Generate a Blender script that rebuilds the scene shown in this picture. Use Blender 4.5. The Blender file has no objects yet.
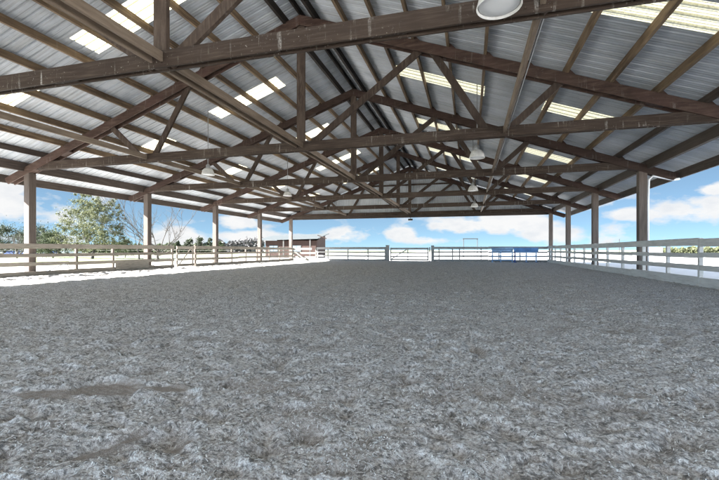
import bpy, math, random
import numpy as np
from mathutils import Vector, Matrix

random.seed(7)
S = 6.1                      # truss spacing in metres
EYE = 1.05
YAW = math.radians(15.4)
CY, SY = math.cos(YAW), math.sin(YAW)
XL, XR, XK = -2.80*S, 1.07*S, -0.865*S      # left posts, right posts, ridge
HW = (XR-XL)/2
TY = [(k-0.03)*S for k in range(-1, 7)]     # truss positions along the hall
scene = bpy.context.scene
COL = scene.collection

def at(x, dep):
    """ground position from a bearing (photo column) and a distance in front of the camera"""
    lat = (x-359.5)/400.0*dep
    return lat*CY-dep*SY, dep*CY+lat*SY

# ------------------------------------------------------------------ materials
MATS = {}
class N:
    def __init__(s, name, rough=0.8, spec=0.3):
        m = bpy.data.materials.new(name); m.use_nodes = True
        s.m = m; s.t = m.node_tree; s.n = s.t.nodes; s.l = s.t.links
        s.b = s.n['Principled BSDF']; s.out = s.n['Material Output']
        s.b.inputs['Roughness'].default_value = rough
        s.b.inputs['Specular IOR Level'].default_value = spec
        s.tc = s.n.new('ShaderNodeTexCoord')
        MATS[name] = m
    def new(s, t, **kw):
        n = s.n.new('ShaderNode'+t)
        for k, v in kw.items(): setattr(n, k, v)
        return n
    def link(s, a, b): s.l.new(a, b)
    def mapping(s, scale=(1,1,1), rnd=False, src='Object'):
        mp = s.new('Mapping'); mp.inputs['Scale'].default_value = scale
        s.link(s.tc.outputs[src], mp.inputs['Vector'])
        if rnd:
            oi = s.new('ObjectInfo'); mu = s.new('Math', operation='MULTIPLY'); mu.inputs[1].default_value = 91.0
            s.link(oi.outputs['Random'], mu.inputs[0]); s.link(mu.outputs[0], mp.inputs['Location'])
        return mp.outputs[0]
    def noise(s, vec, scale, detail=4, rough=0.6):
        n = s.new('TexNoise'); n.inputs['Scale'].default_value = scale
        n.inputs['Detail'].default_value = detail; n.inputs['Roughness'].default_value = rough
        if vec is not None: s.link(vec, n.inputs['Vector'])
        return n.outputs['Fac']
    def ramp(s, fac, stops):
        r = s.new('ValToRGB'); e = r.color_ramp.elements
        while len(e) < len(stops): e.new(0.5)
        for i, (p, c) in enumerate(stops):
            e[i].position = p
            e[i].color = (c[0], c[1], c[2], 1) if isinstance(c, tuple) else (c, c, c, 1)
        s.link(fac, r.inputs[0]); return r.outputs[0]
    def mix(s, fac, a, b, mode='MIX'):
        m = s.new('Mix', data_type='RGBA', blend_type=mode)
        for val, i in ((fac, 0), (a, 6), (b, 7)):
            if isinstance(val, (int, float)): m.inputs[i].default_value = val
            elif isinstance(val, tuple): m.inputs[i].default_value = (val[0], val[1], val[2], 1)
            else: s.link(val, m.inputs[i])
        return m.outputs[2]
    def math(s, op, a, b=None, clamp=False):
        m = s.new('Math', operation=op, use_clamp=clamp)
        for i, v in enumerate((a, b)):
            if v is None: continue
            if isinstance(v, (int, float)): m.inputs[i].default_value = v
            else: s.link(v, m.inputs[i])
        return m.outputs[0]
    def bump(s, h, strength=0.4, dist=0.02):
        b = s.new('Bump'); b.inputs['Strength'].default_value = strength; b.inputs['Distance'].default_value = dist
        s.link(h, b.inputs['Height']); s.link(b.outputs[0], s.b.inputs['Normal'])
    def color(s, c):
        if isinstance(c, tuple): s.b.inputs['Base Color'].default_value = (c[0], c[1], c[2], 1)
        else: s.link(c, s.b.inputs['Base Color'])

def wood(name, dark, mid, light, grain=(1, 1, 1), streaks=0.0, vary=0.35, rough=0.75, red=None):
    """weathered timber; grain is the stretch of the noise; streaks is the amount of bird lime"""
    k = N(name, rough, 0.25)
    v = k.mapping(grain, rnd=True)
    f = k.noise(v, 3.0, 6, 0.65)
    c = k.ramp(f, [(0.28, dark), (0.5, mid), (0.75, light)])
    big = k.noise(k.mapping((0.35, 0.35, 0.35), rnd=True), 1.6, 3, 0.6)
    c = k.mix(k.math('MULTIPLY', k.ramp(big, [(0.4, 0.0), (0.68, 1.0)]), vary), c, light)
    if red:
        r2 = k.noise(k.mapping((0.5, 0.5, 0.5), rnd=True), 2.3, 3, 0.5)
        c = k.mix(k.math('MULTIPLY', k.ramp(r2, [(0.48, 0.0), (0.7, 1.0)]), 0.5), c, red)
    oi = k.new('ObjectInfo')
    c = k.mix(k.math('MULTIPLY', oi.outputs['Random'], 0.5), c, dark)
    if streaks > 0:
        sv = k.mapping((11, 11, 1.1), rnd=True)
        s1 = k.noise(sv, 1.0, 3, 0.55)
        s2 = k.noise(k.mapping((0.8, 0.8, 2.0), rnd=True), 1.0, 3, 0.6)
        spot = k.noise(k.mapping((1, 1, 1), rnd=True), 26.0, 2, 0.5)
        a = k.ramp(s1, [(0.60, 0.0), (0.68, 0.8)])
        b = k.ramp(s2, [(0.42, 0.0), (0.60, 1.0)])
        sp = k.ramp(spot, [(0.685, 0.0), (0.72, 0.8)])
        a = k.math('MAXIMUM', a, k.math('MULTIPLY', sp, 0.9))
        fine = k.ramp(k.noise(k.mapping((1, 1, 1)), 40, 2), [(0.35, 0.2), (0.6, 1.0)])
        m = k.math('MULTIPLY', k.math('MULTIPLY', a, b), k.math('MULTIPLY', fine, streaks))
        c = k.mix(m, c, (0.36, 0.345, 0.32))
    k.color(c)
    k.bump(f, 0.35, 0.012)
    return k.m

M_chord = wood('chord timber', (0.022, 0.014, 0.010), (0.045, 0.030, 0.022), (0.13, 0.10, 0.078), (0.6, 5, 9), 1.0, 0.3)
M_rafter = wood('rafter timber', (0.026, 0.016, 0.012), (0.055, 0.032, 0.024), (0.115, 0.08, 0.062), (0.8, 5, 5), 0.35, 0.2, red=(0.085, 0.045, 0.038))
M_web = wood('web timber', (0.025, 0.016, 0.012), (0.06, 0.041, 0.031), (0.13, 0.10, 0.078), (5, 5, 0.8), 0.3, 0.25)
M_tie = wood('tie beam timber', (0.08, 0.058, 0.042), (0.19, 0.145, 0.108), (0.32, 0.26, 0.205), (6, 0.5, 6), 0.15, 0.4)
M_purlin = wood('purlin timber', (0.04, 0.027, 0.018), (0.14, 0.095, 0.06), (0.36, 0.26, 0.16), (6, 0.45, 6), 0.25, 0.5)
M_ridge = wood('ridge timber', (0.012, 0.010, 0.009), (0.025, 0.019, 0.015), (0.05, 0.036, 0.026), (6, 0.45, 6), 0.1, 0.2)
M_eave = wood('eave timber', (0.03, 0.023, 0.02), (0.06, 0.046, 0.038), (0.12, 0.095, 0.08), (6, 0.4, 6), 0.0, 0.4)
M_post = wood('post timber', (0.06, 0.047, 0.040), (0.12, 0.094, 0.08), (0.19, 0.155, 0.135), (7, 7, 0.5), 0.0, 0.4)
M_rail = wood('rail timber', (0.14, 0.12, 0.095), (0.27, 0.235, 0.19), (0.40, 0.355, 0.30), (0.9, 0.9, 8), 0.0, 0.4)
M_rail_far = wood('stained rail timber', (0.20, 0.195, 0.19), (0.32, 0.31, 0.30), (0.43, 0.415, 0.40), (0.9, 0.9, 8), 0.0, 0.4)
M_grey = wood('grey painted rail', (0.44, 0.415, 0.385), (0.58, 0.555, 0.52), (0.68, 0.66, 0.625), (0.9, 0.9, 8), 0.0, 0.4)
M_fpost = wood('fence post timber', (0.07, 0.058, 0.046), (0.13, 0.108, 0.088), (0.21, 0.178, 0.148), (7, 7, 0.8), 0.0, 0.4)
M_pale = wood('pale painted timber', (0.16, 0.15, 0.13), (0.23, 0.215, 0.185), (0.30, 0.285, 0.25), (0.9, 0.9, 6), 0.0, 0.4)

def simple(name, c, rough=0.6, metal=0.0, var=0.15, scale=3.0, spec=0.4):
    k = N(name, rough, spec); k.b.inputs['Metallic'].default_value = metal
    f = k.noise(k.mapping((1, 1, 1), rnd=True), scale, 4, 0.6)
    d = tuple(x*(1-var) for x in c); l = tuple(min(1, x*(1+var)) for x in c)
    k.color(k.ramp(f, [(0.3, d), (0.7, l)]))
    return k.m

def metal_roof():
    k = N('galvanised roof sheet', 0.5, 0.5); k.b.inputs['Metallic'].default_value = 0.1
    blot = k.noise(k.mapping((1, 1, 1)), 0.55, 5, 0.62)
    fine = k.noise(k.mapping((0.7, 6, 1)), 1.2, 5, 0.6)
    sp = k.noise(None, 90, 2)
    c = k.ramp(blot, [(0.3, (0.30, 0.34, 0.39)), (0.5, (0.46, 0.50, 0.555)), (0.72, (0.60, 0.635, 0.68))])
    c = k.mix(k.math('MULTIPLY', k.ramp(fine, [(0.42, 0.0), (0.75, 1.0)]), 0.4), c, (0.52, 0.51, 0.47))
    sp3 = k.new('SeparateXYZ'); k.link(k.tc.outputs['Object'], sp3.inputs[0])
    wn = k.new('TexWhiteNoise', noise_dimensions='1D'); k.link(k.math('FLOOR', k.math('DIVIDE', sp3.outputs[1], 0.9144)), wn.inputs['W'])
    c = k.mix(k.math('MULTIPLY', wn.outputs['Value'], 0.32), c, (0.27, 0.285, 0.30))
    # screw rows: one dark dot per rib flank along each purlin is too fine to model, the lap seam is a thin line
    seam = k.math('LESS_THAN', k.math('FRACT', k.math('DIVIDE', sp3.outputs[1], 0.9144)), 0.012)
    c = k.mix(k.math('MULTIPLY', seam, 0.7), c, (0.10, 0.10, 0.10))
    # grime along the purlin lines: water marks that follow the slope
    st = k.noise(k.mapping((0.25, 9, 1)), 1.0, 4, 0.7)
    c = k.mix(k.math('MULTIPLY', k.ramp(st, [(0.5, 0.0), (0.72, 1.0)]), 0.55), c, (0.20, 0.195, 0.18))
    k.color(c)
    k.link(k.ramp(fine, [(0.3, 0.42), (0.7, 0.62)]), k.b.inputs['Roughness'])
    return k.m
M_roof = metal_roof()

def skylight_mat():
    k = N('fibreglass skylight', 0.5, 0.4)
    n1 = k.noise(k.mapping((1, 1, 1)), 22, 4, 0.7)
    n2 = k.noise(k.mapping((0.5, 5, 1)), 2.2, 4, 0.7)
    c = k.ramp(n1, [(0.36, (0.40, 0.37, 0.27)), (0.55, (0.70, 0.665, 0.50))])
    c = k.mix(k.math('MULTIPLY', k.ramp(n2, [(0.4, 0.0), (0.65, 1.0)]), 0.5), c, (0.62, 0.57, 0.38))
    k.color(c)
    tr = k.new('BsdfTranslucent'); k.link(c, tr.inputs['Color'])
    mx = k.new('MixShader'); mx.inputs[0].default_value = 0.45
    k.link(k.b.outputs[0], mx.inputs[1]); k.link(tr.outputs[0], mx.inputs[2]); k.link(mx.outputs[0], k.out.inputs['Surface'])
    return k.m
M_sky = skylight_mat()

def sand_mat():
    k = N('arena sand', 0.5, 0.6)
    v = k.mapping((1, 1, 1))
    a = k.noise(v, 0.35, 4, 0.6); b = k.noise(v, 3.2, 5, 0.65); c3 = k.noise(v, 38, 4, 0.75); d = k.noise(v, 150, 2, 0.6)
    c = k.ramp(b, [(0.3, (0.45, 0.415, 0.38)), (0.5, (0.54, 0.505, 0.47)), (0.72, (0.62, 0.59, 0.56))])
    c = k.mix(k.math('MULTIPLY', k.ramp(a, [(0.40, 0.0), (0.65, 1.0)]), 0.6), c, (0.50, 0.475, 0.45))
    # clods and dry crust: patches a hand wide
    e1 = k.noise(k.mapping((1.0, 1.35, 1)), 7.5, 7, 0.72); e2 = k.noise(k.mapping((1.2, 0.9, 1)), 21, 6, 0.75)
    c = k.mix(k.math('MULTIPLY', k.ramp(e1, [(0.36, 1.0), (0.50, 0.0)]), 0.75), c, (0.20, 0.19, 0.18))
    e0 = k.noise(k.mapping((1.0, 1.3, 1)), 2.6, 6, 0.7)
    c = k.mix(k.math('MULTIPLY', k.ramp(e0, [(0.38, 1.0), (0.50, 0.0)]), 0.6), c, (0.25, 0.22, 0.19))
    c = k.mix(k.math('MULTIPLY', k.ramp(e0, [(0.54, 0.0), (0.66, 1.0)]), 0.35), c, (0.72, 0.70, 0.68))
    c = k.mix(k.math('MULTIPLY', k.ramp(e2, [(0.38, 1.0), (0.48, 0.0)]), 0.75), c, (0.15, 0.145, 0.135))
    c = k.mix(k.math('MULTIPLY', k.ramp(e2, [(0.52, 0.0), (0.64, 1.0)]), 0.5), c, (0.74, 0.72, 0.695))
    # crumbs of clay and paler fibre mixed into the footing
    c = k.mix(k.math('MULTIPLY', k.ramp(c3, [(0.51, 0.0), (0.61, 1.0)]), 0.85), c, (0.84, 0.84, 0.82))
    c = k.mix(k.math('MULTIPLY', k.ramp(c3, [(0.38, 1.0), (0.48, 0.0)]), 0.85), c, (0.085, 0.085, 0.078))
    c = k.mix(k.math('MULTIPLY', k.ramp(d, [(0.6, 0.0), (0.72, 1.0)]), 0.5), c, (0.66, 0.66, 0.65))
    at_ = k.new('Attribute', attribute_name='damp_and_pit_shade')
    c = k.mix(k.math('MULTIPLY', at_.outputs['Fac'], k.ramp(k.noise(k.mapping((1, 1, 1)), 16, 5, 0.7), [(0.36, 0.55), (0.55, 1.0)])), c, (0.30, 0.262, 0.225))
    k.color(c)
    h = k.math('ADD', k.math('MULTIPLY', c3, 0.7), k.math('MULTIPLY', d, 0.35))
    h = k.math('ADD', h, k.math('MULTIPLY', k.noise(v, 14, 4, 0.7), 0.9))
    k.bump(h, 1.0, 0.018)
    return k.m
M_sand = sand_mat()

def field_mat():
    k = N('field ground', 0.95, 0.1)
    v = k.mapping((1, 1, 1))
    a = k.noise(v, 0.05, 5, 0.6); b = k.noise(v, 1.3, 5, 0.7)
    sand = k.ramp(b, [(0.3, (0.47, 0.46, 0.435)), (0.7, (0.60, 0.59, 0.565))])
    grass = k.ramp(b, [(0.3, (0.09, 0.115, 0.05)), (0.7, (0.19, 0.21, 0.10))])
    sep = k.new('SeparateXYZ'); k.link(k.tc.outputs['Object'], sep.inputs[0])
    # ground colour lightened beyond the right fence to lift the shade and bounce light
    st = k.math('MULTIPLY', k.math('SUBTRACT', sep.outputs[0], 6.4), 2.0, clamp=True)
    sand = k.mix(st, sand, k.ramp(b, [(0.3, (0.66, 0.65, 0.62)), (0.7, (0.80, 0.79, 0.77))]))
    # pasture on the left, away from the barn yard, and on the far right
    wob = k.math('MULTIPLY', k.math('SUBTRACT', a, 0.5), 40.0)
    gl = k.math('MULTIPLY', k.math('SUBTRACT', k.math('MULTIPLY', k.math('ADD', sep.outputs[0], wob), -1.0), 26.0), 0.14, clamp=True)
    gr = k.math('MULTIPLY', k.math('SUBTRACT', k.math('ADD', sep.outputs[0], wob), 55.0), 0.06, clamp=True)
    g = k.math('MAXIMUM', gl, gr)
    g = k.math('MULTIPLY', g, k.ramp(a, [(0.3, 0.55), (0.6, 0.95)]))
    k.color(k.mix(g, sand, grass))
    k.bump(b, 0.6, 0.05)
    return k.m
M_field = field_mat()

def leaf_mat(name, a, b, transl=0.3):
    k = N(name, 0.7, 0.25)
    g = k.new('NewGeometry')
    c = k.mix(g.outputs['Random Per Island'], a, b)
    k.color(c)
    tr = k.new('BsdfTranslucent'); k.link(c, tr.inputs['Color'])
    mx = k.new('MixShader'); mx.inputs[0].default_value = transl
    k.link(k.b.outputs[0], mx.inputs[1]); k.link(tr.outputs[0], mx.inputs[2]); k.link(mx.outputs[0], k.out.inputs['Surface'])
    return k.m
M_leaf_pale = leaf_mat('pale green leaves', (0.065, 0.073, 0.036), (0.15, 0.158, 0.088))
M_leaf_green = leaf_mat('green leaves', (0.03, 0.042, 0.02), (0.08, 0.095, 0.05))
M_leaf_dark = leaf_mat('dark green leaves', (0.022, 0.03, 0.018), (0.055, 0.066, 0.038))
M_twig = leaf_mat('bare twigs', (0.06, 0.058, 0.06), (0.13, 0.125, 0.125), 0.0)
M_bark = wood('bark', (0.028, 0.024, 0.021), (0.05, 0.043, 0.038), (0.08, 0.07, 0.064), (5, 5, 1), 0, 0.3)
M_fibre = leaf_mat('footing fibre', (0.55, 0.55, 0.53), (0.85, 0.86, 0.84), 0.0)
M_lampshade = simple('enamelled lamp shade', (0.56, 0.56, 0.55), 0.45, 0.0, 0.2, 9.0)
M_lens = simple('frosted lamp lens', (0.72, 0.74, 0.76), 0.3, 0.0, 0.04)
M_cast = simple('grey cast metal', (0.36, 0.37, 0.38), 0.45, 0.6, 0.1)
M_black = simple('black metal', (0.03, 0.03, 0.033), 0.5)
M_white = simple('white painted metal', (0.72, 0.74, 0.76), 0.4, 0.0, 0.06)
M_pipe = simple('galvanised pipe', (0.30, 0.31, 0.32), 0.45, 0.5, 0.1)
M_blue = simple('blue enamel paint', (0.08, 0.20, 0.44), 0.45, 0.0, 0.3, 2.0)
M_blue2 = simple('faded blue paint', (0.28, 0.42, 0.62), 0.55, 0.0, 0.3, 2.0)
M_red = wood('red siding', (0.018, 0.010, 0.008), (0.032, 0.017, 0.013), (0.05, 0.029, 0.023), (4, 4, 0.8), 0, 0.3)
M_shedroof = simple('shed roof metal', (0.055, 0.063, 0.066), 0.7, 0.0, 0.15)
M_oldpaint = simple('dark weathered paint', (0.02, 0.022, 0.022), 0.7)
M_trim = simple('aged cream trim', (0.05, 0.047, 0.043), 0.7)
M_dark = simple('dark interior', (0.02, 0.018, 0.017), 0.8)
M_glass = simple('window glass', (0.10, 0.13, 0.16), 0.1, 0.0, 0.1, 3, 0.6)
M_bluetrim = simple('blue painted siding', (0.03, 0.07, 0.25), 0.5)

# ------------------------------------------------------------------ mesh helper
class MB:
    def __init__(s): s.v = []; s.f = []; s.sm = []
    def add(s, vs, fs, smooth=False):
        o = len(s.v); s.v += [tuple(p) for p in vs]
        s.f += [tuple(i+o for i in f) for f in fs]; s.sm += [smooth]*len(fs)
        return s
    def box(s, x0, x1, y0, y1, z0, z1):
        return s.add([(x0,y0,z0),(x1,y0,z0),(x1,y1,z0),(x0,y1,z0),(x0,y0,z1),(x1,y0,z1),(x1,y1,z1),(x0,y1,z1)],
              [(0,3,2,1),(4,5,6,7),(0,1,5,4),(1,2,6,5),(2,3,7,6),(3,0,4,7)])
    def beam(s, p0, p1, wid, dep, up=(0,0,1)):
        p0, p1, up = Vector(p0), Vector(p1), Vector(up)
        d = (p1-p0).normalized(); side = d.cross(up).normalized(); u = side.cross(d).normalized()
        a, b = side*wid/2, u*dep/2
        vs = [p0-a-b, p0+a-b, p0+a+b, p0-a+b, p1-a-b, p1+a-b, p1+a+b, p1-a+b]
        return s.add(vs, [(0,1,2,3),(7,6,5,4),(0,4,5,1),(1,5,6,2),(2,6,7,3),(3,7,4,0)])
    def prism(s, poly, y0, y1):
        """poly of (x, z) extruded along y"""
        n = len(poly)
        vs = [(x, y0, z) for x, z in poly]+[(x, y1, z) for x, z in poly]
        fs = [tuple(range(n))[::-1], tuple(range(n, 2*n))]
        fs += [(i, (i+1) % n, n+(i+1) % n, n+i) for i in range(n)]
        return s.add(vs, fs)
    def tube(s, pts, rad, seg=8, cap=True):
        pts = [Vector(p) for p in pts]; n = len(pts)
        if not isinstance(rad, (list, tuple)): rad = [rad]*n
        vs = []; prev = None
        for i, p in enumerate(pts):
            d = (pts[min(i+1, n-1)]-pts[max(i-1, 0)]).normalized()
            if prev is None:
                a = d.cross(Vector((0.31, 0.17, 0.93)))
                if a.length < 1e-3: a = d.cross(Vector((1, 0, 0)))
            else: a = prev-d*prev.dot(d)
            a.normalize(); prev = a; b = d.cross(a)
            for j in range(seg):
                t = 2*math.pi*j/seg
                vs.append(p+(a*math.cos(t)+b*math.sin(t))*rad[i])
        fs = [(i*seg+j, i*seg+(j+1) % seg, (i+1)*seg+(j+1) % seg, (i+1)*seg+j) for i in range(n-1) for j in range(seg)]
        if cap: fs += [tuple(range(seg))[::-1], tuple(range((n-1)*seg, n*seg))]
        return s.add(vs, fs, True)
    def lathe(s, prof, c=(0,0,0), seg=32):
        vs = []; n = len(prof)
        for r, z in prof:
            for j in range(seg):
                t = 2*math.pi*j/seg
                vs.append((c[0]+r*math.cos(t), c[1]+r*math.sin(t), c[2]+z))
        fs = [(i*seg+j, i*seg+(j+1) % seg, (i+1)*seg+(j+1) % seg, (i+1)*seg+j) for i in range(n-1) for j in range(seg)]
        return s.add(vs, fs, True)
    def mesh(s, name, mat):
        me = bpy.data.meshes.new(name); me.from_pydata(s.v, [], s.f)
        me.polygons.foreach_set('use_smooth', s.sm)
        me.materials.append(mat); me.update(); return me
    def build(s, name, mat, parent=None, bevel=0):
        o = bpy.data.objects.new(name, s.mesh(name, mat)); COL.objects.link(o)
        if parent: o.parent = parent
        if bevel:
            md = o.modifiers.new('Bevel', 'BEVEL'); md.width = bevel; md.segments = 1; md.limit_method = 'ANGLE'
        return o

def tag(o, label=None, cat=None, group=None, kind=None):
    if label: o['label'] = label
    if cat: o['category'] = cat
    if group: o['group'] = group
    if kind: o['kind'] = kind
    return o
def empty(name, loc, rz=0.0):
    o = bpy.data.objects.new(name, None); COL.objects.link(o)
    o.location = loc; o.rotation_euler = (0, 0, rz); o.empty_display_size = 0.3
    return o
def copy_tree(o, parent=None):
    c = o.copy(); COL.objects.link(c); c.parent = parent
    for ch in [x for x in COL.objects if x.parent == o]: copy_tree(ch, c)
    return c

# ------------------------------------------------------------------ numpy noise
def vnoise(x, y, seed):
    xi, yi = np.floor(x), np.floor(y); fx, fy = x-xi, y-yi
    fx = fx*fx*(3-2*fx); fy = fy*fy*(3-2*fy)
    def h(a, b):
        v = np.sin(a*127.1+b*311.7+seed*74.7)*43758.5453
        return v-np.floor(v)
    a, b, c, d = h(xi, yi), h(xi+1, yi), h(xi, yi+1), h(xi+1, yi+1)
    return (a*(1-fx)+b*fx)*(1-fy)+(c*(1-fx)+d*fx)*fy
def fbm(x, y, seed, oct=4, gain=0.5):
    r = 0; a = 1; t = 0
    for i in range(oct):
        r = r+a*vnoise(x*2**i+i*17.3, y*2**i-i*9.1, seed+i); t += a; a *= gain
    return r/t
def prints(x, y, cell, rad, seed, density):
    """hoof prints: random dished craters with a pushed-up rim"""
    out = np.zeros_like(x); gx, gy = np.floor(x/cell), np.floor(y/cell)
    def h(a, b, k):
        v = np.sin(a*(12.9898+k)+b*(78.233+k*1.7)+seed*3.3)*43758.5453
        return v-np.floor(v)
    for dx in (-1, 0, 1):
        for dy in (-1, 0, 1):
            cx, cy = gx+dx, gy+dy
            px, py = (cx+h(cx, cy, 1))*cell, (cy+h(cx, cy, 2))*cell
            on = (h(cx, cy, 3) < density)*(0.5+0.9*h(cx, cy, 4))
            th = h(cx, cy, 5)*6.28; ca, sa = np.cos(th), np.sin(th)
            ux, uy = (x-px)*ca+(y-py)*sa, -(x-px)*sa+(y-py)*ca
            r = np.sqrt((ux/1.35)**2+uy**2)/(rad*(0.7+0.6*h(cx, cy, 6)))
            tilt = 1+0.6*ux/rad*np.exp(-r*r)
            out += on*(-np.exp(-r**2.6)*tilt+0.32*np.exp(-((r-1.35)/0.38)**2)*(0.6+0.4*np.cos(np.arctan2(uy, ux)+th)))
    return out
def ground_h(x, y):
    dist = np.sqrt(x*x+y*y)
    wx = x+0.25*(fbm(x*1.5, y*1.5, 3, 2)-0.5); wy = y+0.25*(fbm(x*1.5, y*1.5, 8, 2)-0.5)
    z = 0.06*(fbm(x*0.35, y*0.35, 11, 3)-0.5)
    z += 0.032*(fbm(wx*2.6, wy*2.6, 21, 4)-0.5)
    m = 0.35+1.1*fbm(x*0.5, y*0.5, 41, 2)
    z += 0.042*prints(wx+9.1, wy+4.2, 0.55, 0.12, 13, 0.7)*m
    z += 0.034*prints(wx, wy, 0.33, 0.075, 5, 0.75)*m
    z += 0.028*prints(wx+3.3, wy+1.7, 0.22, 0.05, 9, 0.7)*m
    z += 0.030*(fbm(wx*9, wy*9, 31, 3)-0.5)
    z += 0.020*(fbm(wx*30, wy*30, 61, 3, 0.6)-0.5)
    # long curved rake lines left by the harrow
    rx, ry = x-14.0, y+3.0; rr_ = np.sqrt(rx*rx+ry*ry)+0.35*fbm(x*0.4, y*0.4, 71, 2)
    rk = np.clip(fbm(x*0.16, y*0.16, 83, 2)*3.2-1.25, 0, 1)
    z += 0.012*rk*np.sin(rr_*2*math.pi/0.16)*(0.4+fbm(x*3, y*3, 91, 2))
    # a row of harrow furrows and the scraped patches near the camera
    for (px, py, a, lx, ly, dep) in PATCH:
        ca, sa = math.cos(a), math.sin(a)
        u = (x-px)*ca+(y-py)*sa; v = -(x-px)*sa+(y-py)*ca
        w = v+0.03*np.sin(u*9)
        k = np.clip(1.25-np.sqrt((u/lx)**2+(w/ly)**2)+0.35*(fbm(x*7, y*7, 77, 3)-0.5), 0, 1)
        k = np.clip(k*3.0, 0, 1)
        z = z*(1-0.8*k)-dep*k*(1-0.10*np.cos(u*60+v*90+4*fbm(x*9, y*9, 15, 2)))-0.5*dep*k*(w/ly)
        z += 0.5*dep*np.exp(-((np.sqrt((u/lx)**2+(w/ly)**2)-1.35)/0.16)**2)
    return z
# scraped places and hoof drags that the photo shows in the foreground
PATCH = []
for (px_, py_, a, lx, ly, dep) in [(46, 394, 0.12, 0.26, 0.11, 0.010), (108, 388, 0.05, 0.24, 0.15, 0.020), (165, 388, -0.1, 0.20, 0.06, 0.010),
                                    (93, 452, 0.9, 0.10, 0.045, 0.010), (178, 446, 1.2, 0.09, 0.05, 0.012), (130, 438, 1.1, 0.10, 0.035, 0.014)]:
    dep_ = EYE*400/(py_-250.0); X_, Y_ = at(px_, dep_)
    PATCH.append((X_, Y_, a+YAW, lx, ly, dep))

# ------------------------------------------------------------------ ground
def graded(lo, hi, n, c, w):
    """n samples from lo to hi, dense around c"""
    a, b = math.asinh((lo-c)/w), math.asinh((hi-c)/w)
    return c+w*np.sinh(np.linspace(a, b, n))
xs = graded(XL-0.05, XR+0.05, 820, 0.0, 1.7)
ys = np.concatenate([np.linspace(-8.0, 1.2, 130, endpoint=False), graded(1.2, 5.97*S+0.25, 860, 1.6, 1.5)])
gx, gy = np.meshgrid(xs, ys); gz = ground_h(gx, gy)
# the sand banks up a little against the kick boards
edge = np.minimum(np.minimum(gx-(XL), XR-gx), 5.97*S-gy)
gz = gz+0.05*np.exp(-np.clip(edge, 0, 9)/0.5)*(0.4+fbm(gx*0.8, gy*0.8, 5, 2))
damp_and_pit_shade = 0.45*np.clip(-prints(gx+0.25*(fbm(gx*1.5, gy*1.5, 3, 2)-0.5)+9.1, gy+0.25*(fbm(gx*1.5, gy*1.5, 8, 2)-0.5)+4.2, 0.55, 0.12, 13, 0.7), 0, 1)*fbm(gx*0.6, gy*0.6, 19, 2)*1.6  # shade of the large hoof-print pits, painted into the sand colour
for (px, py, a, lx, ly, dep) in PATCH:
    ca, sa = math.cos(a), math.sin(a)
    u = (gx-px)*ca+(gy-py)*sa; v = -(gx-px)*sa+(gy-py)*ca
    damp_and_pit_shade = np.maximum(damp_and_pit_shade, np.clip((1.3-np.sqrt((u/lx)**2+(v/ly)**2)+0.5*(fbm(gx*7, gy*7, 77, 3)-0.5))*2.5, 0, 1))
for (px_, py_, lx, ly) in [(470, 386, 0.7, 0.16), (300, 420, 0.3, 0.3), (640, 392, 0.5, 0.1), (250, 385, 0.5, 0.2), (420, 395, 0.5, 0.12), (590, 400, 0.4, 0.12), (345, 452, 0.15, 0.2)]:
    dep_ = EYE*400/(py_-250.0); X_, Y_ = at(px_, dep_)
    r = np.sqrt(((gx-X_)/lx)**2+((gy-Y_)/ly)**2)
    damp_and_pit_shade = np.maximum(damp_and_pit_shade, 0.6*np.clip(1.2-r+1.4*(fbm(gx*6, gy*6, 99, 3)-0.5), 0, 1))
ny, nx = gx.shape
verts = np.stack([gx.ravel(), gy.ravel(), gz.ravel()], 1)
idx = np.arange(nx*ny).reshape(ny, nx)
quads = np.stack([idx[:-1, :-1].ravel(), idx[:-1, 1:].ravel(), idx[1:, 1:].ravel(), idx[1:, :-1].ravel()], 1)
me = bpy.data.meshes.new('arena_sand')
me.vertices.add(len(verts)); me.vertices.foreach_set('co', verts.astype(np.float32).ravel())
me.loops.add(quads.size); me.loops.foreach_set('vertex_index', quads.astype(np.int32).ravel())
me.polygons.add(len(quads)); me.polygons.foreach_set('loop_start', np.arange(0, quads.size, 4, dtype=np.int32))
me.polygons.foreach_set('loop_total', np.full(len(quads), 4, dtype=np.int32))
me.polygons.foreach_set('use_smooth', np.ones(len(quads), dtype=bool))
me.update(calc_edges=True)
atb = me.attributes.new('damp_and_pit_shade', 'FLOAT', 'POINT'); atb.data.foreach_set('value', damp_and_pit_shade.ravel().astype(np.float32))
me.materials.append(M_sand)
sand = bpy.data.objects.new('arena_sand', me); COL.objects.link(sand)
tag(sand, 'grey hoof-marked sand and fibre footing under the arena roof', 'ground', kind='structure')

fm = MB(); R0 = 2500
fm.add([(-R0, -R0, -0.10), (R0, -R0, -0.10), (R0, R0, -0.10), (-R0, R0, -0.10)], [(0, 1, 2, 3)])
fo = fm.build('field', M_field); tag(fo, 'pale dry ground and pasture around the arena', 'ground', kind='structure')

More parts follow.
